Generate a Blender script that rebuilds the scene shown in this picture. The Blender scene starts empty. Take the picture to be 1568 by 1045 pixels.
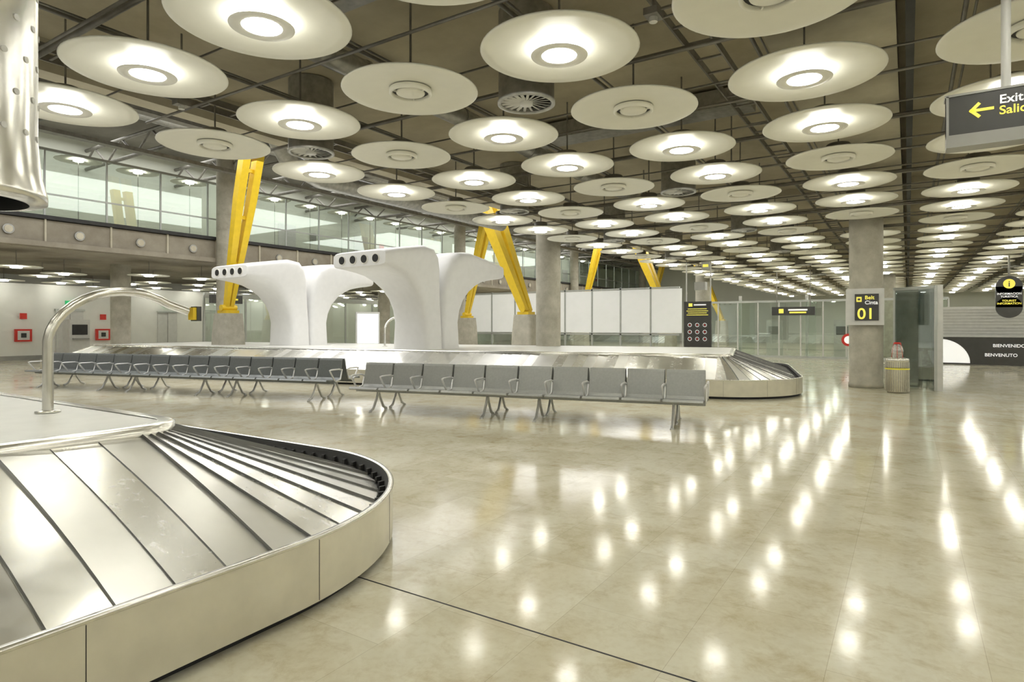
import bpy, math, random
from mathutils import Vector, Matrix
random.seed(7)
C=bpy.context
scene=C.scene
# ------------------------------------------------------------------ materials
def mat(name, col, rough=0.5, metal=0.0, var=0.08, nscale=6.0, emis=None, estr=0.0, bump=0.0, stretch=None, spec=0.5):
    m=bpy.data.materials.new(name); m.use_nodes=True
    nt=m.node_tree; b=nt.nodes['Principled BSDF']
    tc=nt.nodes.new('ShaderNodeTexCoord'); mp=nt.nodes.new('ShaderNodeMapping')
    nt.links.new(tc.outputs['Object'],mp.inputs['Vector'])
    if stretch: mp.inputs['Scale'].default_value=stretch
    n=nt.nodes.new('ShaderNodeTexNoise'); n.inputs['Scale'].default_value=nscale; n.inputs['Detail'].default_value=5
    nt.links.new(mp.outputs['Vector'],n.inputs['Vector'])
    r=nt.nodes.new('ShaderNodeValToRGB')
    r.color_ramp.elements[0].position=0.3; r.color_ramp.elements[1].position=0.7
    r.color_ramp.elements[0].color=[max(0,c*(1-var)) for c in col[:3]]+[1]
    r.color_ramp.elements[1].color=[min(1,c*(1+var)) for c in col[:3]]+[1]
    nt.links.new(n.outputs['Fac'],r.inputs['Fac']); nt.links.new(r.outputs['Color'],b.inputs['Base Color'])
    b.inputs['Roughness'].default_value=rough; b.inputs['Metallic'].default_value=metal
    b.inputs['Specular IOR Level'].default_value=spec
    if emis: 
        b.inputs['Emission Color'].default_value=list(emis)+[1]; b.inputs['Emission Strength'].default_value=estr
    if bump:
        bp=nt.nodes.new('ShaderNodeBump'); bp.inputs['Strength'].default_value=bump; bp.inputs['Distance'].default_value=0.02
        nt.links.new(n.outputs['Fac'],bp.inputs['Height']); nt.links.new(bp.outputs['Normal'],b.inputs['Normal'])
    return m
def glassmat(name,tint,gl=0.15,rough=0.02,trans=(0.92,0.95,0.925)):
    m=bpy.data.materials.new(name); m.use_nodes=True; nt=m.node_tree; nt.nodes.clear()
    o=nt.nodes.new('ShaderNodeOutputMaterial'); mx=nt.nodes.new('ShaderNodeMixShader')
    t=nt.nodes.new('ShaderNodeBsdfTransparent'); g=nt.nodes.new('ShaderNodeBsdfGlossy')
    t.inputs['Color'].default_value=list(trans)+[1]; g.inputs['Color'].default_value=list(tint)+[1]; g.inputs['Roughness'].default_value=rough
    mx.inputs[0].default_value=gl
    nt.links.new(t.outputs[0],mx.inputs[1]); nt.links.new(g.outputs[0],mx.inputs[2]); nt.links.new(mx.outputs[0],o.inputs[0])
    return m
M={}
M['disc']=mat('disc_white',(0.90,0.89,0.80),0.45,0,0.015)
M['lamp']=mat('lamp_glow',(1,1,1),0.5,0,0.0,emis=(1.0,0.985,0.91),estr=25)
M['collar']=mat('lamp_collar',(0.92,0.91,0.85),0.4,0,0.01)
M['dark']=mat('dark_metal',(0.035,0.035,0.035),0.5,0.3,0.2)
M['galv']=mat('galvanised',(0.42,0.42,0.40),0.4,0.6,0.2,12)
M['pipe']=mat('conduit_grey',(0.26,0.25,0.225),0.45,0.3,0.2)
M['steel']=mat('stainless',(0.74,0.73,0.69),0.22,1.0,0.06,20)
M['skirt']=mat('skirt_steel',(0.73,0.70,0.60),0.34,0.6,0.07,5,bump=0.02)
M['rubber']=mat('black_rubber',(0.02,0.02,0.02),0.6,0,0.2)
M['slatedge']=mat('slat_edge_steel',(0.17,0.17,0.165),0.4,0.8,0.1)
M['deck']=mat('deck_white',(0.80,0.80,0.76),0.35,0,0.03)
M['white']=mat('tower_white',(0.87,0.87,0.865),0.4,0,0.02)
M['seat']=mat('seat_grey',(0.37,0.38,0.37),0.38,0.3,0.06,30)
M['seatdk']=mat('seat_slate',(0.22,0.235,0.235),0.36,0.3,0.06,30)
M['seatarm']=mat('seat_arm',(0.70,0.70,0.69),0.35,0.6,0.05)
M['yellow']=mat('yellow_paint',(0.74,0.51,0.02),0.4,0,0.06)
M['black']=mat('sign_black',(0.045,0.045,0.042),0.35,0,0.1)
M['signgrey']=mat('sign_grey',(0.32,0.32,0.30),0.4,0.2,0.05)
M['ltgrey']=mat('light_grey',(0.64,0.64,0.62),0.4,0,0.05)
M['ytext']=mat('sign_yellow',(0.9,0.80,0.12),0.5,0,0.02,emis=(0.9,0.80,0.12),estr=0.5)
M['wtext']=mat('sign_white',(0.9,0.9,0.88),0.5,0,0.02,emis=(1,1,1),estr=0.5)
M['yband']=mat('yellow_band',(0.85,0.78,0.08),0.5,0,0.02)
M['red']=mat('red_paint',(0.62,0.03,0.02),0.4,0,0.05)
M['green']=mat('green_sign',(0.02,0.45,0.15),0.4,0,0.05,emis=(0.05,0.7,0.25),estr=0.2)
M['wall']=mat('wall_paint',(0.82,0.82,0.78),0.5,0,0.03,2)
M['wallgreen']=mat('wall_pale_green',(0.76,0.79,0.70),0.5,0,0.05,0.5)
M['screen']=mat('frosted_panel',(0.80,0.81,0.80),0.4,0,0.04,2,emis=(0.95,0.97,0.95),estr=0.18)  # weak emission put in to make the panels look brighter; not lamps
M['poster']=mat('lightbox',(0.9,0.95,0.95),0.4,0,0.05,2,emis=(0.9,1,1),estr=1.2)
M['glass']=glassmat('clear_glass',(0.86,0.95,0.91),0.13)
M['glassdark']=glassmat('tinted_glass',(0.78,0.83,0.82),0.25,0.03,(0.68,0.71,0.70))
M['bag']=glassmat('clear_plastic_bag',(0.9,0.9,0.9),0.35,0.15,(0.9,0.87,0.85))
M['mullion']=mat('mullion_grey',(0.47,0.49,0.47),0.4,0.4,0.05)
def concrete(name,c1,c2,scale=1.2):
    m=mat(name,c1,0.75,0,0.0,scale,bump=0.15,spec=0.3); nt=m.node_tree
    r=[n for n in nt.nodes if n.type=='VALTORGB'][0]
    r.color_ramp.elements[0].color=list(c1)+[1]; r.color_ramp.elements[1].color=list(c2)+[1]
    nz=[n for n in nt.nodes if n.type=='TEX_NOISE'][0]; nz.inputs['Detail'].default_value=9; nz.inputs['Roughness'].default_value=0.65
    return m
M['conc']=concrete('concrete_column',(0.33,0.31,0.25),(0.52,0.50,0.42),2.5)
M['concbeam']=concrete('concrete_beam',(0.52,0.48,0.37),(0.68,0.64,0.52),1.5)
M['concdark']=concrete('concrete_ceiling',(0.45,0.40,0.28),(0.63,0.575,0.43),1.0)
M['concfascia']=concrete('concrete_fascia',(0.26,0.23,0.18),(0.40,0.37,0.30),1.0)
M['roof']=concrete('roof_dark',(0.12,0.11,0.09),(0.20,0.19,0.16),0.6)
for i,(cv,ro) in enumerate([((0.90,0.895,0.87),0.25),((0.84,0.835,0.81),0.33),((0.87,0.865,0.84),0.21)]):
    m=mat('belt_slat_steel',cv,ro,1.0,0.03,4); nt=m.node_tree; b=nt.nodes['Principled BSDF']
    tc=nt.nodes['Texture Coordinate']
    n2=nt.nodes.new('ShaderNodeTexNoise'); n2.inputs['Scale'].default_value=9; n2.inputs['Detail'].default_value=10; n2.inputs['Roughness'].default_value=0.75; n2.inputs['Distortion'].default_value=0.4
    nt.links.new(tc.outputs['Object'],n2.inputs['Vector'])
    mr=nt.nodes.new('ShaderNodeMapRange'); mr.inputs[1].default_value=0.3; mr.inputs[2].default_value=0.7; mr.inputs[3].default_value=ro-0.03; mr.inputs[4].default_value=ro+0.05
    nt.links.new(n2.outputs['Fac'],mr.inputs['Value']); nt.links.new(mr.outputs[0],b.inputs['Roughness'])
    M['slat%d'%i]=m
# floor
m=bpy.data.materials.new('polished_limestone'); m.use_nodes=True; nt=m.node_tree; b=nt.nodes['Principled BSDF']
N=nt.nodes.new; L=nt.links.new
tc=N('ShaderNodeTexCoord')
br=N('ShaderNodeTexBrick'); br.offset=0.5; br.inputs['Scale'].default_value=1.0
br.inputs['Brick Width'].default_value=0.9; br.inputs['Row Height'].default_value=0.6
br.inputs['Mortar Size'].default_value=0.0016; br.inputs['Mortar Smooth'].default_value=0.1; br.inputs['Bias'].default_value=0
br.inputs['Color1'].default_value=(0.67,0.64,0.505,1); br.inputs['Color2'].default_value=(0.75,0.725,0.60,1); br.inputs['Mortar'].default_value=(0.55,0.51,0.39,1)
rotm=N('ShaderNodeMapping'); rotm.inputs['Rotation'].default_value=(0,0,math.pi/2); rotm.inputs['Location'].default_value=(2.6,0.2,0)
L(tc.outputs['Object'],rotm.inputs['Vector']); L(rotm.outputs['Vector'],br.inputs['Vector'])
def noise_ramp(scale,det,rgh,dist,p0,p1,c0):
    n1=N('ShaderNodeTexNoise'); n1.inputs['Scale'].default_value=scale; n1.inputs['Detail'].default_value=det; n1.inputs['Roughness'].default_value=rgh; n1.inputs['Distortion'].default_value=dist
    L(tc.outputs['Object'],n1.inputs['Vector'])
    r1=N('ShaderNodeValToRGB'); r1.color_ramp.elements[0].position=p0; r1.color_ramp.elements[1].position=p1
    r1.color_ramp.elements[0].color=c0; r1.color_ramp.elements[1].color=(1,1,1,1); L(n1.outputs['Fac'],r1.inputs['Fac']); return r1.outputs['Color']
def mul(a,c,f):
    mx=N('ShaderNodeMix'); mx.data_type='RGBA'; mx.blend_type='MULTIPLY'; mx.inputs[0].default_value=f
    L(a,mx.inputs[6]); L(c,mx.inputs[7]); return mx.outputs[2]
col=mul(br.outputs['Color'],noise_ramp(1.6,10,0.6,0.5,0.32,0.58,(0.78,0.73,0.62,1)),0.75)
col=mul(col,noise_ramp(5,10,0.70,0.4,0.32,0.50,(0.70,0.63,0.49,1)),0.65)
col=mul(col,noise_ramp(22,6,0.6,0.3,0.30,0.55,(0.86,0.82,0.74,1)),0.5)
L(col,b.inputs['Base Color'])
n3=N('ShaderNodeTexNoise'); n3.inputs['Scale'].default_value=4; n3.inputs['Detail'].default_value=6; L(tc.outputs['Object'],n3.inputs['Vector'])
mr=N('ShaderNodeMapRange'); mr.inputs[3].default_value=0.06; mr.inputs[4].default_value=0.16; L(n3.outputs['Fac'],mr.inputs['Value']); L(mr.outputs[0],b.inputs['Roughness'])
b.inputs['IOR'].default_value=1.30
M['floor']=m
# ------------------------------------------------------------------ mesh builder
class MB:
    def __init__(s): s.v=[];s.f=[];s.m=[];s.sm=[];s.mats=[]
    def mi(s,k):
        if k not in s.mats: s.mats.append(k)
        return s.mats.index(k)
    def add(s,vs,fs,k,smooth=False):
        o=len(s.v); s.v+= [tuple(v) for v in vs]; i=s.mi(k)
        for f in fs: s.f.append(tuple(a+o for a in f)); s.m.append(i); s.sm.append(smooth)
    def box(s,c,d,k,R=None):
        hx,hy,hz=d[0]/2,d[1]/2,d[2]/2
        vs=[Vector((x,y,z)) for x in(-hx,hx) for y in(-hy,hy) for z in(-hz,hz)]
        if R is not None: vs=[R@v for v in vs]
        vs=[v+Vector(c) for v in vs]
        s.add(vs,[(0,1,3,2),(4,6,7,5),(0,4,5,1),(2,3,7,6),(0,2,6,4),(1,5,7,3)],k)
    def cyl(s,p0,p1,r0,k,r1=None,n=12,caps=True,smooth=True):
        p0=Vector(p0);p1=Vector(p1); r1=r0 if r1 is None else r1
        d=(p1-p0).normalized(); a=d.orthogonal().normalized(); b=d.cross(a)
        vs=[p0+(a*math.cos(t)+b*math.sin(t))*r0 for t in [2*math.pi*i/n for i in range(n)]]
        vs+=[p1+(a*math.cos(t)+b*math.sin(t))*r1 for t in [2*math.pi*i/n for i in range(n)]]
        s.add(vs,[(i,(i+1)%n,n+(i+1)%n,n+i) for i in range(n)],k,smooth)
        if caps: s.add(vs,[tuple(range(n))[::-1],tuple(range(n,2*n))],k)
    def lathe(s,prof,k,c=(0,0,0),n=32,smooth=True):
        vs=[];fs=[]
        for r,z in prof:
            for i in range(n):
                t=2*math.pi*i/n; vs.append((c[0]+r*math.cos(t),c[1]+r*math.sin(t),c[2]+z))
        for j in range(len(prof)-1):
            for i in range(n):
                fs.append((j*n+i,j*n+(i+1)%n,(j+1)*n+(i+1)%n,(j+1)*n+i))
        s.add(vs,fs,k,smooth)
    def dot(s,r,z,k,c=(0,0,0),n=12):
        s.add([(c[0]+r*math.cos(2*math.pi*i/n),c[1]+r*math.sin(2*math.pi*i/n),c[2]+z) for i in range(n)],[tuple(range(n))[::-1]],k)
    def tube(s,pts,r,k,n=10,closed=False):
        pts=[Vector(p) for p in pts]; N_=len(pts); vs=[];fs=[]
        ref=Vector((0,0,1)); prev=None
        for i,p in enumerate(pts):
            if closed: t=(pts[(i+1)%N_]-pts[i-1]).normalized()
            else: t=(pts[min(i+1,N_-1)]-pts[max(i-1,0)]).normalized()
            if prev is None: a=t.orthogonal().normalized() if abs(t.z)>0.99 else t.cross(ref).normalized()
            else:
                a=(prev-t*prev.dot(t)).normalized()
            prev=a; b=t.cross(a)
            for q in range(n):
                w=2*math.pi*q/n; vs.append(p+(a*math.cos(w)+b*math.sin(w))*r)
        for i in range(N_ if closed else N_-1):
            j=(i+1)%N_
            for q in range(n): fs.append((i*n+q,i*n+(q+1)%n,j*n+(q+1)%n,j*n+q))
        s.add(vs,fs,k,True)
        if not closed: s.add(vs,[tuple(range(n))[::-1],tuple(range((N_-1)*n,N_*n))],k)
    def loft(s,rings,k,smooth=True,caps=True):
        n=len(rings[0]); vs=[v for r in rings for v in r]; fs=[]
        for j in range(len(rings)-1):
            for i in range(n): fs.append((j*n+i,j*n+(i+1)%n,(j+1)*n+(i+1)%n,(j+1)*n+i))
        s.add(vs,fs,k,smooth)
        if caps: s.add(vs,[tuple(range(n))[::-1],tuple(range((len(rings)-1)*n,len(rings)*n))],k)
    def mesh(s,name):
        me=bpy.data.meshes.new(name); me.from_pydata(s.v,[],s.f)
        for k in s.mats: me.materials.append(M[k])
        me.polygons.foreach_set('material_index',s.m); me.polygons.foreach_set('use_smooth',s.sm); me.update(); return me
    def obj(s,name,loc=(0,0,0),rz=0,parent=None):
        o=bpy.data.objects.new(name,s.mesh(name)); C.collection.objects.link(o); o.location=loc; o.rotation_euler=(0,0,rz)
        if parent: o.parent=parent
        return o
def empty(name,loc=(0,0,0),rz=0):
    e=bpy.data.objects.new(name,None); C.collection.objects.link(e); e.location=loc; e.rotation_euler=(0,0,rz); return e
def text(body,size,loc,k,parent=None,name='lettering',align='LEFT',rz=0):
    cu=bpy.data.curves.new(name,'FONT'); cu.body=body; cu.size=size; cu.align_x=align; cu.extrude=0.002; cu.offset=size*0.012
    cu.materials.append(M[k]); o=bpy.data.objects.new(name,cu); C.collection.objects.link(o)
    o.location=loc; o.rotation_euler=(math.pi/2,0,rz)
    if parent: o.parent=parent
    return o
def B(name,c,d,k,**kw):
    b=MB(); b.box((0,0,0),d,k); return b.obj(name,c,**kw)
# ------------------------------------------------------------------ shell
XL,XR,Y0,Y1=-36,13,-9,62
ZD=4.0; ZS=5.0
B('floor',((XL+XR)/2,(Y0+Y1)/2,-0.1),(XR-XL,Y1-Y0,0.2),'floor')
B('ceiling',((XR-9)/2,(Y0+Y1)/2,ZS+0.2),(XR+9,Y1-Y0,0.4),'concdark')
B('ceiling_void',((XL-9)/2,(Y0+Y1)/2,8.8),(-9-XL,Y1-Y0,0.3),'roof')
B('wall_left',(XL-0.1,(Y0+Y1)/2,4.4),(0.2,Y1-Y0,8.8),'wall')
B('wall_right',(XR+0.1,(Y0+Y1)/2,2.6),(0.2,Y1-Y0,5.2),'wall')
B('wall_back',((XL+XR)/2,Y1+0.1,4.4),(XR-XL,0.2,8.8),'wallgreen')
B('wall_front',((XL+XR)/2,Y0-0.1,4.4),(XR-XL,0.2,8.8),'wall')
B('wall_upper_void',(-8.9,(Y0+Y1)/2,7.0),(0.2,Y1-Y0,3.2),'roof')
B('trim_floor_joint',(-0.5,2.6,0.0008),(12,0.010,0.001),'rubber')
b=MB()
b.box((-0.70,26.5,4.8),(1.2,70.8,0.4),'concbeam')
b.box((0.02,26.5,4.72),(0.08,70.8,0.5),'dark')
for y in (-0.45,17.55,35.55,53.55): b.box((2,y,4.93),(22,0.8,0.14),'concbeam')
b.box((-8.95,26.5,4.85),(0.3,70.8,0.5),'concbeam')
b.obj('ceiling_beams')
def column(x,y,h,r=0.37,name='concrete_column'):
    b=MB(); b.lathe([(0,0),(r+0.015,0),(r+0.015,0.10),(r,0.11),(r,h*0.5),(r,h)],'conc',n=40); return b.obj(name,(x,y,0))
column(-0.87,17.55,5.0); column(-0.87,35.55,5.0); column(-9.87,17.55,8.65,0.40); column(-9.87,35.55,8.65,0.4); column(8.13,17.55,5.0); column(8.13,35.55,5)
column(-27,12.5,4.0,0.36); column(-27,27.5,4.0,0.36); column(-27,42.5,4.0,0.36)
for k in range(4): column(-22.5,14.25+15*k,8.65,0.34)
# ------------------------------------------------------------------ disc lights
def disc_parts(b,c,lit,n=48,ln=16):
    x,y,z=c
    prof=[(0.0,0.045),(0.16,0.043),(0.40,0.028),(0.62,0.008),(0.705,0.0),(0.72,0.008),(0.715,0.022),(0.62,0.03),(0.2,0.065),(0,0.067)]
    if n<20: prof=[(0.0,0.045),(0.40,0.028),(0.72,0.0),(0.715,0.022),(0.2,0.065)]
    b.lathe(prof,'disc',c,n)
    if n>=20: b.lathe([(0.0,0.22),(0.15,0.22),(0.17,0.2),(0.17,0.06)],'pipe',c,16)
    b.cyl((x,y,z+0.06),(x,y,ZS+0.02 if z>3.9 else z+0.7),0.012,'pipe',n=4,caps=False)
    if lit:
        b.lathe([(0.165,0.030),(0.165,-0.034)],'lamp',c,ln)
        b.dot(0.130,0.0,'lamp',c,ln)
        b.lathe([(0.160,-0.036),(0.20,-0.044),(0.256,-0.038),(0.258,-0.034),(0.2,-0.038),(0.160,-0.032)] if n>=20 else [(0.16,-0.036),(0.256,-0.038)],'collar',c,max(12,int(n*0.6)))
    else:
        b.lathe([(0.195,0.03),(0.195,-0.02),(0.21,-0.028),(0.225,-0.02),(0.225,0.03)],'disc',c,max(12,n//2))
        b.dot(0.195,0.012,'dark',c,max(12,n//2))
        b.lathe([(0.0,-0.03),(0.10,-0.028),(0.15,-0.012),(0.155,0.0),(0.10,0.01)],'disc',c,max(12,n//2))
        if n>=20:
            for q in range(3):
                t=q*2.094; b.box((x+0.175*math.cos(t),y+0.175*math.sin(t),z-0.01),(0.05,0.012,0.015),'disc',Matrix.Rotation(t,3,'Z'))
def lit_at(i,j): return not ((i%2==0 and j%3==2) or (i%2!=0 and j%3==0))
bl=MB(); disc_parts(bl,(0,0,ZD),True,56,20); mesh_l=bl.mesh('disc_pendant_lamp')
bv=MB(); disc_parts(bv,(0,0,ZD),False,56); mesh_v=bv.mesh('disc_ceiling_vent')
far=MB()
skip={(0,6),(0,16),(-5,6),(-5,16)}
for i in range(-7,5):
    for j in range(-7,28):
        if (i,j) in skip: continue
        x=-0.87-1.8*i; y=6.75+1.8*j; lit=lit_at(i,j)
        if -3<=i and -3<=j<=6:
            o=bpy.data.objects.new('disc_pendant_lamp' if lit else 'disc_ceiling_vent', mesh_l if lit else mesh_v)
            C.collection.objects.link(o); o.location=(x,y,0)
        else:
            disc_parts(far,(x,y,ZD),lit,24 if j<14 and j>0 else 16,8)
far.obj('disc_ceiling_lights')
mz=MB()
for a in range(6):
    for j in range(-1,24):
        x=-24.6-1.9*a; y=4+2.1*j
        if (a+j)%3!=0 and not (abs(x+27)<1.2 and min(abs(y-q) for q in(12.5,27.5,42.5))<1.2): disc_parts(mz,(x,y,3.45),True,16,6)
mz.obj('mezzanine_disc_lights')
up=MB()
for j in range(0,26): disc_parts(up,(-24.6,2+2.0*j,7.35),True,16,6)
up.obj('upper_disc_lights')
def drum(name,x,y):
    b=MB(); r=0.31
    b.lathe([(r-0.03,0.02),(r-0.03,0.0),(r+0.01,0.0),(r+0.01,0.03),(r,0.04),(r,1.02)],'galv',n=36)
    b.dot(r-0.02,0.06,'dark',n=24)
    b.lathe([(0,-0.01),(0.07,-0.01),(0.075,0.05)],'ltgrey',n=20)
    for q in range(20):
        t=2*math.pi*q/20
        R=Matrix.Rotation(t,3,'Z')@Matrix.Rotation(0.35,3,'X')
        b.box((0.18*math.cos(t),0.18*math.sin(t),0.025),(0.22,0.032,0.006),'ltgrey',R)
    return b.obj(name,(x,y,3.97))
for x in (-3.57,-7.17,3.63,7.23):
    for y in (5.85,11.25,16.65,22.05,27.45,32.85): drum('round_air_diffuser',x,y)
b=MB()
for k in range(-4,22):
    y=5.85+1.8*k
    b.cyl((-9,y+0.45,4.36),(XR,y+0.45,4.36),0.018,'pipe',n=6)
    b.cyl((-9,y-0.42,4.30),(XR,y-0.42,4.30),0.012,'pipe',n=6)
    if k%2==0: b.cyl((-9,y+0.57,4.42),(XR,y+0.57,4.42),0.03,'pipe',n=8)
for i in range(-7,5):
    x=-0.87-1.8*i+0.9
    b.cyl((x+0.42,Y0,4.46),(x+0.42,Y1,4.46),0.022,'pipe',n=6)
    b.cyl((x+0.50,Y0,4.46),(x+0.50,Y1,4.46),0.012,'pipe',n=6)
for x in (-8.2,-1.9,2.6):
    for s in(-0.15,0.15): b.box((x+s,26,4.60),(0.02,70,0.09),'pipe')
    for q in range(110): b.box((x,Y0+0.4+q*0.45,4.58),(0.3,0.03,0.02),'pipe')
b.obj('ceiling_conduits')
b=MB()
for x,r in ((-5.75,0.14),(4.9,0.16)): 
    b.cyl((x,Y0+0.1,4.70),(x,Y1-0.1,4.70),r,'galv',n=20)
    for q in range(30): b.cyl((x,Y0+2*q+0.5,4.70),(x,Y0+2*q+0.55,4.70),r+0.012,'galv',n=20)
for y in (4.1,9.4): b.box((-3.7,y,4.82),(3.6,0.5,0.26),'galv')
b.obj('air_ducts')
b=MB()
for x,y in [(-1.8,5.0),(-3.6,3.2),(-2.4,10.3),(-6.2,10.3),(1.9,8),(-7.2,4.0),(-4.9,13)]:
    b.cyl((x,y,4.15),(x,y,4.95),0.012,'pipe',n=6); b.box((x,y,4.13),(0.12,0.16,0.06),'pipe'); b.cyl((x,y,4.06),(x,y,4.1),0.035,'ltgrey',n=12)
b.obj('ceiling_detectors')
b=MB()
for k in range(20):
    y=-6+3.4*k
    b.cyl((-36,y,8.2),(-9,y,8.2),0.07,'pipe',n=6); b.cyl((-36,y,7.5),(-9,y,7.5),0.07,'pipe',n=6)
    for q in range(13): 
        x=-36+q*2.05; b.cyl((x,y,8.2),(x+1.0,y,7.5),0.04,'pipe',n=5,caps=False); b.cyl((x+1.0,y,7.5),(x+2.05,y,8.2),0.04,'pipe',n=5,caps=False)
for x in (-12,-15,-19): b.cyl((x,Y0,7.9),(x,Y1,7.9),0.3,'galv',n=16)
for x in (-10.2,-13.5,-17,-21): b.box((x,26,7.2),(0.3,70,0.12),'pipe')
b.obj('roof_trusses')
b=MB(); b.tube([(-10.2,7.2,6.2),(-10.2,7.4,5.3),(-10.3,7.9,4.75),(-10.4,8.7,4.6),(-10.4,12,4.6),(-10.4,15.6,4.6)],0.2,'galv',16); b.obj('galvanised_duct')
# ------------------------------------------------------------------ mezzanine
XM=-23.0
b=MB()
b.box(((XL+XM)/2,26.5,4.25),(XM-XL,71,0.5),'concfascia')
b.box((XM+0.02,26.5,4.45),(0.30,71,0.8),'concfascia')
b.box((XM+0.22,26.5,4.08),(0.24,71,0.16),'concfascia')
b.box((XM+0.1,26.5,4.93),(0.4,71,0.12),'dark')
for q in range(34):
    y=-4+1.9*q
    b.cyl((XM+0.16,y,4.45),(XM+0.24,y,4.45),0.15,'galv',n=18); b.cyl((XM+0.235,y,4.45),(XM+0.25,y,4.45),0.11,'concbeam',n=18)
    b.box((XM+0.2,y+0.95,4.5),(0.06,0.05,0.75),'concbeam')
b.obj('mezzanine_slab')
b=MB()
for q in range(38):
    y=-6+1.8*q
    b.box((XM,y,6.05),(0.06,0.05,2.15),'mullion')
b.box((XM,26.5,5.72),(0.05,70.8,0.05),'mullion'); b.box((XM,26.5,7.13),(0.08,70.8,0.08),'mullion')
b.box((XM,26.5,6.05),(0.012,70.8,2.1),'glass')
b.obj('mezzanine_glazing')
B('wall_upper_left',(-26.5,26.5,6.6),(0.2,70.8,4.2),'wallgreen')
b=MB()
for q in range(9):
    y=20+5*q; b.box((-26.35,y,5.6),(0.08,1.0,2.1),'ltgrey'); b.box((-26.3,y+1.6,6.2),(0.05,0.35,0.35),'red' if q%3==1 else 'signgrey')
b.obj('upper_gallery_doors')
# ------------------------------------------------------------------ yellow struts
def strut(x,y,slope,sc=0.68):
    b=MB()
    def rr(cx,cy,z,hx,hy,n=6):
        pts=[]
        for (sx,sy,a0) in((1,1,0),(-1,1,90),(-1,-1,180),(1,-1,270)):
            for q in range(n):
                a=math.radians(a0+90*q/(n-1)); rr_=0.12
                pts.append(Vector((cx+sx*(hx-rr_)+rr_*math.cos(a),cy+sy*(hy-rr_)+rr_*math.sin(a),z)))
        return pts
    b.loft([rr(0,0,0,0.5,0.42),rr(0,0,1.2,0.46,0.38),rr(0,0,1.95,0.40,0.34)],'conc')
    b.box((0,0,2.0),(0.5,0.5,0.12),'yellow'); b.cyl((0,-0.28,2.14),(0,0.28,2.14),0.11,'yellow',n=16)
    zt=8.3
    for o in (-1,1):
        rings=[]
        for f in [0,0.12,0.3,0.6,1.0]:
            z=2.12+(zt-2.12)*f
            off=o*(0.12+0.24*min(1,f*1.6))*sc; hw=(0.095+0.10*min(1,f*2.2))*sc; hd=(0.13+0.12*f)*sc
            cx=slope*(z-2.12); cy=off
            rings.append([Vector((cx-hd,cy-hw,z)),Vector((cx+hd,cy-hw,z)),Vector((cx+hd,cy+hw,z)),Vector((cx-hd,cy+hw,z))])
        b.loft(rings,'yellow',smooth=False)
    for f in (0.25,0.5,0.75):
        z=2.12+(zt-2.12)*f; b.box((slope*(z-2.12),0,z),(0.08,0.6*sc,0.12),'yellow')
    b.obj('yellow_strut_support',(x,y,0))
for k in range(4): strut(-19.9,12.7+13.8*k,0.26)
for y in (20.3,37.0,50): strut(-12.4,y,-0.42,1.15)
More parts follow.
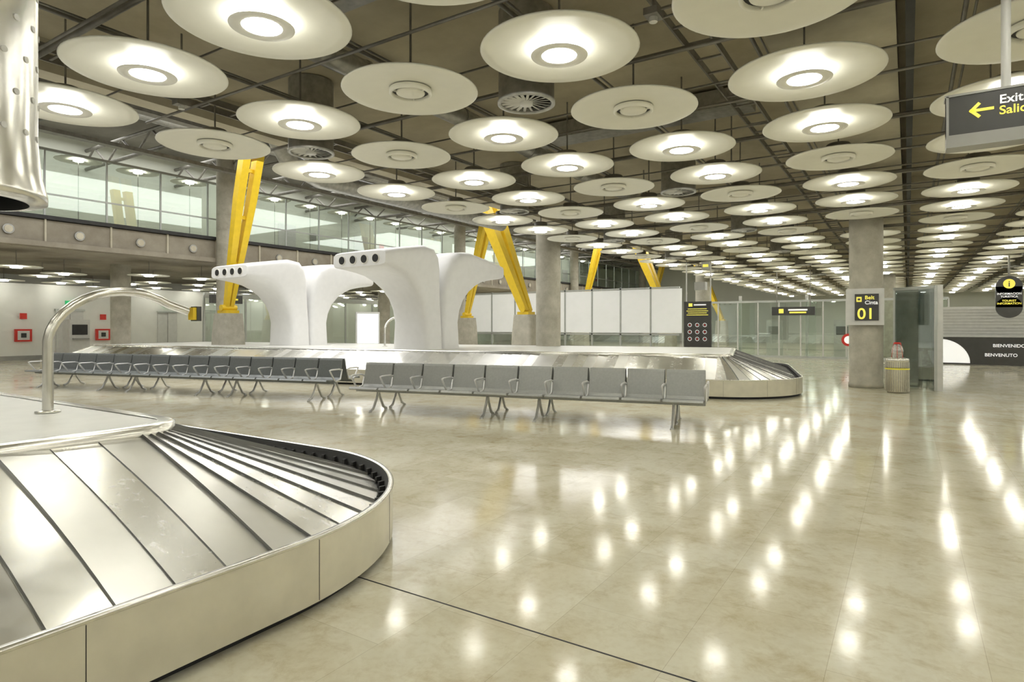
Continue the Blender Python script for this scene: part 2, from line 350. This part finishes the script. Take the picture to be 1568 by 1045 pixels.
# ------------------------------------------------------------------ carousels
def loop(x0,x1,y0,y1,r,step,astep):
    out=[]
    def seg(p,q,n):
        p=Vector(p);q=Vector(q);L_=(q-p).length;k=max(1,round(L_/step))
        for i in range(k): out.append((p+(q-p)*i/k,Vector(n)))
    def arc(c,a0):
        k=max(2,round((math.pi/2)/astep))
        for i in range(k):
            a=a0+math.pi/2*i/k; n=Vector((math.cos(a),math.sin(a))); out.append((Vector(c)+n*r,n))
    seg((x0+r,y0),(x1-r,y0),(0,-1)); arc((x1-r,y0+r),-math.pi/2)
    seg((x1,y0+r),(x1,y1-r),(1,0)); arc((x1-r,y1-r),0)
    seg((x1-r,y1),(x0+r,y1),(0,1)); arc((x0+r,y1-r),math.pi/2)
    seg((x0,y1-r),(x0,y0+r),(-1,0)); arc((x0+r,y0+r),math.pi)
    return out
def carousel(name,x0,x1,y0,y1,loc,rz,W=1.5,zi=0.82,zo=0.31,zr=0.40,r=1.8):
    root=empty(name,loc,rz)
    fine=loop(x0,x1,y0,y1,r,0.3,0.05); n=len(fine)
    def P(e,inset,z): p=e[0]-e[1]*inset; return Vector((p.x,p.y,z))
    def strip(b,prof,k,smooth=True):
        rings=[[P(e,i,z) for i,z in prof] for e in fine]; m_=len(prof); vs=[v for r_ in rings for v in r_]; fs=[]
        for a in range(n):
            c=(a+1)%n
            for q in range(m_-1): fs.append((a*m_+q,c*m_+q,c*m_+q+1,a*m_+q+1))
        b.add(vs,fs,k,smooth)
    b=MB(); strip(b,[(0.06,0.0),(0.06,0.07)],'rubber'); strip(b,[(0.08,0.055),(0.0,0.055)],'rubber'); strip(b,[(0.0,0.05),(0.0,zr-0.02)],'skirt')
    acc=0
    for a in range(n):
        e=fine[a]; q=fine[(a+1)%n]; acc+=(q[0]-e[0]).length
        if acc>0.85:
            acc=0; ang=math.atan2(e[1].y,e[1].x); b.box(P(e,-0.0005,0.215),(0.002,0.003,0.32),'rubber',Matrix.Rotation(ang,3,'Z'))
    b.obj('skirt_panels',parent=root)
    b=MB(); strip(b,[(0.0,zr-0.022),(-0.008,zr-0.008),(0.0,zr),(0.028,zr),(0.032,zr-0.01)],'steel'); b.obj('rim_trim',parent=root)
    b=MB(); strip(b,[(0.03,zr-0.005),(0.045,zr-0.03),(0.06,zr-0.12),(0.20,zo-0.04)],'rubber')
    for e in loop(x0,x1,y0,y1,r,0.14,0.085):
        ang=math.atan2(e[1].y,e[1].x)
        b.box(P(e,0.075,zr-0.075),(0.045,0.02,0.05),'rubber',Matrix.Rotation(ang+0.5,3,'Z'))
    b.obj('rubber_bumper',parent=root)
    b=MB(); sl=loop(x0,x1,y0,y1,r,0.25,0.15); m_=len(sl); K=6
    for a in range(m_):
        e=sl[a]; g=sl[(a+1)%m_]; vs=[]
        j1=random.uniform(-0.004,0.012); j2=random.uniform(-0.003,0.003); j3=random.uniform(-0.004,0.012)
        for f_ in range(K+1):
            f=f_/K; ins=0.10+(W-0.10)*f; z=zo+(zi-zo)*f
            sh=0.02*math.sin(math.pi*f)
            te=Vector((-e[1].y,e[1].x)); tg=Vector((-g[1].y,g[1].x))
            pe=e[0]-e[1]*ins+te*sh; pg=g[0]-g[1]*ins+tg*sh
            ov=(pg-pe)*0.04
            vs+= [Vector((pe.x,pe.y,z+0.011+j1*(1-f)+j3*f)),Vector((pg.x+ov.x,pg.y+ov.y,z+0.001+j2)),Vector((pe.x,pe.y,z-0.002))]
        kk='slat%d'%random.randrange(3)
        b.add(vs,[(3*q,3*q+1,3*q+4,3*q+3) for q in range(K)],kk)
        b.add(vs,[(3*q+2,3*q,3*q+3,3*q+5) for q in range(K)]+[(0,2,1)],'slatedge')
    b.obj('belt_slats',parent=root)
    b=MB(); strip(b,[(W-0.05,zi-0.02),(W-0.05,zi+0.035),(W-0.03,zi+0.045),(W+0.06,zi+0.045)],'steel')
    ring=[P(e,W+0.05,zi+0.04) for e in fine]; b.add(ring,[tuple(range(n))],'deck')
    b.obj('island_deck',parent=root)
    return root
c1=carousel('baggage_carousel',-13.5,-2.60,-5.0,3.8,(0,0,0),0)
a10=math.radians(12)
c2=carousel('baggage_carousel',-24,0,0,7.8,(-1.6,13.3,0),a10)
def arch(x,y,z,name='curved_steel_arch'):
    b=MB(); pts=[(0,0,0),(0,0,0.35),(0,0.0,0.53)]
    for q in range(1,13):
        a=math.pi-math.radians(130)*q/12
        pts.append((0,0.48+0.48*math.cos(a)+0.09*(q/12),0.53+0.39*math.sin(a)))
    pts.append((0,1.05,0.77))
    b.tube(pts,0.035,'steel',16); b.lathe([(0,0.0),(0.08,0),(0.08,0.012),(0.04,0.018)],'steel',n=24)
    e=pts[-1]; b.box((0,e[1]+0.05,e[2]-0.02),(0.08,0.04,0.11),'yellow'); b.box((0,e[1]+0.08,e[2]-0.02),(0.10,0.04,0.13),'black')
    b.obj(name,(x,y,z))
arch(-5.36,1.98,0.862); arch(-13.9,14.2,0.862)
b=MB()
b.lathe([(0.27,2.02),(0.335,2.03),(0.335,2.06),(0.315,2.14),(0.30,2.3),(0.30,3.0),(0.315,3.01),(0.315,3.06),(0.30,3.07),(0.30,5.0)],'steel',n=64)
b.lathe([(0.27,2.02),(0.26,2.4),(0.24,3.0),(0,3.0)],'dark',n=48)
for q in range(18):
    t=2*math.pi*q/18
    for s_ in range(5):
        z=2.3+0.15*s_; tt=t+(s_%2)*math.pi/18
        b.cyl((0.300*math.cos(tt),0.300*math.sin(tt),z),(0.304*math.cos(tt),0.304*math.sin(tt),z),0.013,'ltgrey',n=10)
b.obj('hanging_steel_cylinder',(-3.29,0.86,0))
# ------------------------------------------------------------------ white air towers
def ringAB(A,Bp,hx,sg,n=44,p=0.33):
    A=Vector((0,A[0]*sg,A[1])); Bp=Vector((0,Bp[0]*sg,Bp[1])); c=(A+Bp)/2; h=(A-Bp)/2; out=[]
    for q in range(n):
        t=2*math.pi*(q+0.5)/n; c_,s_=math.cos(t),math.sin(t)
        u=math.copysign(abs(c_)**p,c_)*hx; v=math.copysign(abs(s_)**p,s_)
        out.append(c+Vector((u,0,0))+h*v)
    return out if sg>0 else out[::-1]
def tower(x,y,z):
    b=MB()
    for sg in (1,-1):
        st=[((0,0),(.78,0),.66),((.01,.8),(.76,.75),.62),((.05,1.3),(.84,1.08),.62),((.09,1.8),(.99,1.38),.65),((.15,2.25),(1.22,1.64),.71),((.27,2.58),(1.50,1.84),.78),((.50,2.79),(1.78,1.97),.84),((.95,2.84),(2.07,2.04),.88),((1.7,2.72),(2.34,2.09),.92),((2.58,2.55),(2.60,2.13),.95),((2.62,2.52),(2.635,2.16),.93)]
        rings=[ringAB(A,Bp,hx,sg) for A,Bp,hx in st]
        b.loft(rings,'white')
        for q in range(4):
            xx=-0.6+0.4*q; cz=2.335
            b.cyl((xx,sg*2.60,cz),(xx,sg*2.645,cz),0.125,'collar',n=20); b.cyl((xx,sg*2.60,cz),(xx,sg*2.655,cz),0.10,'dark',n=20)
    b.obj('white_air_tower',(x,y,z))
tower(-11.7,13.65,0.862); tower(-17.8,14.0,0.862)
# ------------------------------------------------------------------ bench seating
def bench(name,p,rz,nseat,pitch,sk):
    root=empty(name,(p[0],p[1],0),rz)
    b=MB(); prof=[(-.52,.405),(-.49,.435),(-.36,.425),(-.20,.405),(-.09,.405),(-.05,.45),(-.02,.60),(0.02,.80),(0.035,.835)]
    for side in (1,-1):
        def T(v):
            v=Vector(v)
            if side<0: return Vector((v.x,0.16-v.y,v.z))
            return v
        def tv(vs): return [T(v) for v in vs]
        for i in range(nseat):
            x0=i*pitch+0.018; x1=(i+1)*pitch-0.018
            n=len(prof); vs=[]
            for k,(yy,zz) in enumerate(prof):
                a=prof[max(0,k-1)]; c=prof[min(n-1,k+1)]; dy,dz=c[0]-a[0],c[1]-a[1]; L_=math.hypot(dy,dz); ny,nz=dz/L_*0.024,-dy/L_*0.024
                vs+=[(x0,yy,zz),(x1,yy,zz),(x1,yy+ny,zz+nz),(x0,yy+ny,zz+nz)]
            fs=[]
            for k in range(n-1):
                for q in range(4): fs.append((4*k+q,4*k+(q+1)%4,4*k+4+(q+1)%4,4*k+4+q))
            fs+=[(3,2,1,0),(4*n-4,4*n-3,4*n-2,4*n-1)]
            b.add(tv(vs),fs,sk)
        b.add(tv([(x,y,z) for x in(0,nseat*pitch) for y in(-.27,-.21) for z in(.335,.395)]),[(0,1,3,2),(4,6,7,5),(0,4,5,1),(2,3,7,6),(0,2,6,4),(1,5,7,3)],sk)
        for i in range(nseat+1):
            x=i*pitch
            b.tube(tv([(x,-.02,.60),(x,-.10,.625),(x,-.36,.625),(x,-.42,.615),(x,-.40,.585),(x,-.25,.40)]),0.017,'seatarm',6)
            b.tube(tv([(x,-.24,.38),(x,-.06,.42),(x,-.0,.62)]),0.017,'seatarm',6)
        legs=[]
        for mdl in range(0,nseat,5): legs+= [(mdl+0.75)*pitch,(mdl+4.25)*pitch]
        for x in legs:
            b.tube(tv([(x,-.24,.36),(x,-.30,.22),(x,-.40,.06),(x,-.50,.018)]),0.022,'seatarm',8)
            b.tube(tv([(x,-.24,.36),(x,-.18,.22),(x,-.08,.06),(x,0.02,.018)]),0.022,'seatarm',8)
            for yy in(-.50,.0): b.cyl(T((x,yy,0)),T((x,yy,.02)),.03,'seatarm',n=10)
    b.obj('seats_and_frame',parent=root)
bench('airport_bench_seating',(-8.40,8.06),math.atan2(1.27,5.85),10,0.60,'seat')
bench('airport_bench_seating',(-18.3,6.72),math.atan2(2.0,8.44),15,0.585,'seatdk')
# ------------------------------------------------------------------ column sign, bin, enclosure, exit sign
root=empty('belt_number_sign',(-0.87,17.12,0))
b=MB(); b.box((0,0,1.97),(0.80,0.10,0.88),'ltgrey'); b.box((0.04,-0.065,1.96),(0.50,0.03,0.64),'black'); b.obj('sign_panel',parent=root)
text('Belt',0.125,(0.0,-0.083,2.15),'ytext',root); text('Cinta',0.125,(0.0,-0.083,2.03),'wtext',root); text('01',0.37,(-0.16,-0.083,1.68),'ytext',root)
b=MB(); b.box((-0.12,-0.083,2.15),(0.11,0.004,0.12),'ytext'); b.box((-0.12,-0.087,2.15),(0.06,0.004,0.05),'black'); b.obj('belt_icon',parent=root)
b=MB(); b.lathe([(0,0.0),(0.2,0.0),(0.2,0.03),(0.225,0.035),(0.225,0.70),(0.235,0.71),(0.235,0.75),(0.225,0.78),(0.15,0.80),(0,0.80)],'steel',n=36)
for q in range(30):
    t=2*math.pi*q/30; b.cyl((0.228*math.cos(t),0.228*math.sin(t),0.04),(0.228*math.cos(t),0.228*math.sin(t),0.70),0.008,'steel',n=6)
b.lathe([(0.24,0.53),(0.24,0.56)],'yband',n=36)
b.lathe([(0,0.80),(0.11,0.80),(0.13,0.95),(0.10,1.05),(0.055,1.10)],'bag',n=20); b.cyl((0,0,0.8),(0,0,1.08),0.01,'red',n=8); b.lathe([(0.055,1.10),(0.07,1.11),(0.07,1.13),(0.055,1.14)],'red',n=16)
for s_ in(-0.11,0.11): b.cyl((s_,0,0.79),(s_*0.6,0,1.12),0.008,'red',n=6)
b.obj('litter_bin',(-0.2,16.4,0))
def wallpanel(b,p,q,z0,z1,k,t=0.02):
    p=Vector(p);q=Vector(q); d=q-p; ang=math.atan2(d.y,d.x); c=(p+q)/2
    b.box((c.x,c.y,(z0+z1)/2),(d.length,t,z1-z0),k,Matrix.Rotation(ang,3,'Z'))
b=MB(); 
for x,y in((-0.28,17.9),(0.55,17.3),(-0.28,18.9),(0.55,18.9)): b.box((x,y,1.22),(0.05,0.05,2.44),'mullion')
b.box((0.60,17.35,1.23),(0.17,0.10,2.46),'ltgrey')
for p,q in (((-0.28,17.9),(0.55,17.3)),((-0.28,17.9),(-0.28,18.9)),((0.55,17.3),(0.55,18.9)),((-0.28,18.9),(0.55,18.9))):
    wallpanel(b,p,q,0.05,2.38,'glassdark'); wallpanel(b,p,q,2.38,2.45,'mullion',0.06)
b.cyl((0.25,17.75,0),(0.25,17.75,0.95),0.05,'steel',n=16); b.cyl((0.4,17.65,0),(0.4,17.65,0.95),0.03,'steel',n=16)
b.obj('glass_enclosure')
root=empty('exit_sign',(0.25,5.9,0.207)); root.scale=(0.862,)*3
b=MB(); b.box((1.1,0,3.38),(2.2,0.16,0.34),'black'); b.box((1.1,0.0,3.15),(2.2,0.20,0.11),'signgrey'); b.box((1.1,0,3.56),(2.22,0.18,0.02),'signgrey'); b.box((0.01,0,3.38),(0.02,0.18,0.36),'signgrey')
b.cyl((0.43,0,3.56),(0.43,0,5.56),0.035,'ltgrey',n=14); b.cyl((1.8,0,3.56),(1.8,0,5.56),0.035,'ltgrey',n=14)
b.box((0.255,-0.085,3.40),(0.17,0.008,0.024),'ytext')
for s_ in(1,-1): b.box((0.207,-0.085,3.40+s_*0.027),(0.095,0.008,0.026),'ytext',Matrix.Rotation(s_*-0.8,3,'Y'))
b.obj('sign_box',parent=root)
text('Exit',0.105,(0.375,-0.083,3.43),'wtext',root); text('Salida',0.105,(0.375,-0.083,3.335),'ytext',root)
root=empty('tourist_information_sign',(3.04,28.1,0))
b=MB(); b.box((0,0,2.55),(0.76,0.12,0.74),'black')
b.cyl((0,-0.06,2.92),(0,0.06,2.92),0.38,'black',n=40); b.cyl((0,-0.06,2.18),(0,0.06,2.18),0.38,'black',n=40)
b.cyl((0,-0.07,3.02),(0,-0.062,3.02),0.17,'ytext',n=30); b.cyl((0,0.0,3.2),(0,0.0,4.98),0.03,'pipe',n=8)
b.obj('sign_body',parent=root)
text('i',0.30,(0,-0.075,2.92),'black',root,align='CENTER'); text('INFORMACION\nTURISTICA',0.10,(0,-0.07,2.63),'wtext',root,align='CENTER'); text('TOURIST\nINFORMATION',0.10,(0,-0.07,2.38),'ytext',root,align='CENTER')
root=empty('welcome_counter',(1.0,29.9,0))
b=MB(); b.box((5.5,0.3,0.54),(11,0.5,1.08),'black'); b.box((5.5,0.6,1.68),(11,0.2,1.2),'ltgrey'); b.box((5.5,0.3,1.10),(11.1,0.56,0.04),'ltgrey')
for q in range(9): b.box((5.5,0.48,1.20+q*0.12),(11,0.03,0.012),'signgrey')
vs=[(0.05,0.04,0.06)]+[(0.05+1.0*math.cos(math.pi/2*q/16),0.04,0.06+0.94*math.sin(math.pi/2*q/16)) for q in range(17)]
b.add(vs,[tuple(range(18))],'wtext')
b.box((0.12,0.03,0.7),(0.06,0.02,0.25),'black')
b.obj('counter_body',parent=root)
text('BIENVENIDO',0.17,(1.75,0.03,0.70),'wtext',root); text('BENVENUTO',0.17,(1.5,0.03,0.34),'wtext',root); text('WELCOME',0.17,(3.4,0.03,0.70),'wtext',root)
root=empty('information_totem',(-6.6,23.1,0))
b=MB(); b.box((0,0,1.55),(1.0,0.12,1.75),'black')
for s_ in(-0.45,0.45): b.cyl((s_,0.1,0),(s_,0.1,3.9),0.025,'ltgrey',n=8)
b.box((0.1,0.05,3.0),(0.4,0.3,0.3),'signgrey'); b.box((0.3,0.02,3.75),(0.3,0.1,0.3),'signgrey'); b.box((0.3,-0.04,3.75),(0.2,0.01,0.1),'ytext')
b.box((-0.25,-0.065,2.3),(0.14,0.01,0.12),'ytext'); b.box((0.1,-0.065,2.3),(0.45,0.01,0.04),'wtext')
for q in range(4): b.box((0,-0.065,2.15-0.075*q),(0.8 if q%2 else 0.7,0.01,0.022),'ytext')
for r_ in range(3):
    for c_ in range(3):
        b.lathe([(0.06,0),(0.074,0)],'wtext',n=16)
        for q in range(len(b.v)-32,len(b.v)):
            x,y,z=b.v[q]; b.v[q]=(x-0.28+0.28*c_,-0.066,y+1.55-0.26*r_)
        b.box((-0.28+0.28*c_,-0.066,1.55-0.26*r_),(0.06,0.006,0.03),'red',Matrix.Rotation(0.7,3,'Y'))
b.obj('totem_body',parent=root)
# ------------------------------------------------------------------ background
b=MB(); W_=1.58
x=-21.7
while x<-9.2:
    b.box((x+W_/2,29.2,2.25),(W_-0.09,0.06,2.15),'screen'); b.box((x,29.2,2.0),(0.08,0.10,2.9),'mullion'); x+=W_
b.box((-15.5,29.2,1.1),(12.6,0.1,0.08),'mullion'); b.box((-15.5,29.2,3.38),(12.6,0.1,0.08),'mullion')
for q in range(9): b.box((-21.7+q*W_,29.2,0.6),(0.06,0.06,1.2),'mullion')
b.box((-15.5,29.2,0.55),(12.6,0.02,1.0),'glass')
b.obj('frosted_screen_wall')
b=MB()
for q in range(12):
    x=-9.0+q*0.95; b.box((x,31.8,1.35),(0.06,0.06,2.7),'ltgrey')
b.box((-3.8,31.8,1.35),(10.4,0.02,2.6),'glass'); b.box((-3.8,31.8,2.7),(10.5,0.08,0.10),'mullion'); b.box((-3.8,31.8,0.05),(10.5,0.08,0.1),'mullion')
for x0 in(-7,-4): b.box((x0,33.5,1.4),(0.05,3.4,2.8),'glass'); b.box((x0,31.9,1.5),(0.12,0.12,3.0),'ltgrey')
for x0 in (-5.6,-2.6,-1.7): b.box((x0,33.0,0.9),(0.7,0.4,1.8),'ltgrey'); b.box((x0,32.78,1.3),(0.5,0.02,0.4),'signgrey' if x0<-5 else 'dark')
b.obj('glass_partition')
b=MB(); b.lathe([(0.0,0),(0.28,0)],'red',n=24); b.lathe([(0,-0.01),(0.17,-0.01)],'wtext',n=24)
for q in range(len(b.v)):
    x,y,z=b.v[q]; b.v[q]=(x,z,y)
b.cyl((0,0.03,-0.9),(0,0.03,0.0),0.03,'ltgrey',n=8)
b.obj('round_stop_sign',(-2.2,30.9,0.9))
b=MB(); b.box((0,0,0),(1.8,0.15,0.38),'black'); b.box((-0.5,-0.08,0),(0.2,0.01,0.2),'ytext'); b.box((0.2,-0.08,0.05),(0.8,0.01,0.07),'wtext'); b.box((0.2,-0.08,-0.07),(0.7,0.01,0.07),'ytext')
for s_ in(-0.7,0.7): b.cyl((s_,0,0.19),(s_,0,2.8),0.02,'pipe',n=6)
b.obj('hanging_direction_sign',(-4.4,30.6,2.2))
b=MB()
for q in range(12): b.box((-28.3,16.8+q*2.2,1.5),(0.08,0.08,3.0),'mullion')
b.box((-28.3,29,1.5),(0.02,24.4,2.9),'glass'); b.box((-28.3,29,3.0),(0.1,24.4,0.25),'mullion')
b.obj('glass_shopfront')
B('wall_lower_left',(-33.0,16,1.7),(0.2,48,3.4),'wall')
def cabinet(x,y,name='fire_hose_cabinet'):
    b=MB(); b.box((0,0,1.1),(0.12,0.62,0.55),'red'); b.box((0.065,0,1.1),(0.01,0.44,0.40),'ltgrey'); b.box((0.072,0,1.1),(0.01,0.2,0.2),'dark'); b.box((0.02,0,1.95),(0.04,0.26,0.26),'red')
    b.obj(name,(x,y,0))
cabinet(-32.84,11.2); cabinet(-32.84,14.4)
b=MB()
for y,w,h in((9.6,1.1,2.2),(13.0,1.1,2.2),(17.5,1.0,2.2),(20.5,2.0,2.3),(25,1.2,2.2)):
    b.box((-32.86,y,h/2),(0.08,w,h),'ltgrey'); b.box((-32.83,y,h/2),(0.06,0.02,h),'signgrey'); b.box((-32.82,y,h+0.06),(0.1,w+0.1,0.08),'mullion'); b.box((-32.8,y,2.6),(0.08,0.4,0.18),'green')
b.box((-32.87,16,0.1),(0.04,47,0.2),'signgrey')
b.obj('service_doors')
b=MB(); b.box((0,0,1.5),(0.2,1.6,0.4),'black'); b.box((0.11,0,1.5),(0.01,1.1,0.08),'ytext')
b.cyl((0,-0.6,1.7),(0,-0.6,2.55),0.02,'pipe',n=6); b.cyl((0,0.6,1.7),(0,0.6,2.55),0.02,'pipe',n=6)
b.obj('hanging_wayfinding_sign',(-27.6,17.5,1.3))
b=MB(); b.box((0,0,1.1),(0.12,1.15,2.2),'ltgrey'); b.box((0.07,0,1.15),(0.02,1.0,1.9),'poster'); b.obj('illuminated_poster_panel',(-22.2,21.5,0),rz=-0.6)
b=MB(); b.box((0,0,0.9),(0.7,0.8,1.8),'ltgrey'); b.box((0.36,0,1.35),(0.02,0.6,0.45),'dark'); b.box((0.45,0,0.95),(0.2,0.6,0.06),'signgrey'); b.obj('ticket_kiosk',(-31.2,12.6,0))
# ------------------------------------------------------------------ lights
def area(name,loc,sx,sy,e,col=(1,0.985,0.95),rot=(0,0,0)):
    l=bpy.data.lights.new(name,'AREA'); l.shape='RECTANGLE'; l.size=sx; l.size_y=sy; l.energy=e; l.color=col
    o=bpy.data.objects.new(name,l); C.collection.objects.link(o); o.location=loc; o.rotation_euler=rot
area('void_fill_light',(-16,12,7.1),8,22,1400); area('void_fill_light',(-16,38,7.1),8,22,1500)  # added fill lights brightening the void; the roof above has no opening
area('upper_gallery_fill_light',(-24.7,10,8.4),2,26,420); area('upper_gallery_fill_light',(-24.7,38,8.4),2,26,420)  # unseen fill added above the gallery, on top of its disc lights
w=bpy.data.worlds.new('world'); scene.world=w; w.use_nodes=True; w.node_tree.nodes['Background'].inputs[0].default_value=(0.9,0.92,1,1); w.node_tree.nodes['Background'].inputs[1].default_value=0.3
# ------------------------------------------------------------------ camera
cd=bpy.data.cameras.new('camera'); cam=bpy.data.objects.new('camera',cd); C.collection.objects.link(cam)
cd.sensor_width=36; cd.lens=36*943/1568; cd.shift_y=-22.5/1568; cd.clip_end=200; cd.clip_start=0.05
cam.location=(0,0,1.5); cam.rotation_euler=(math.pi/2,0,math.atan2(606,943))
scene.camera=cam
scene.view_settings.view_transform='Standard'
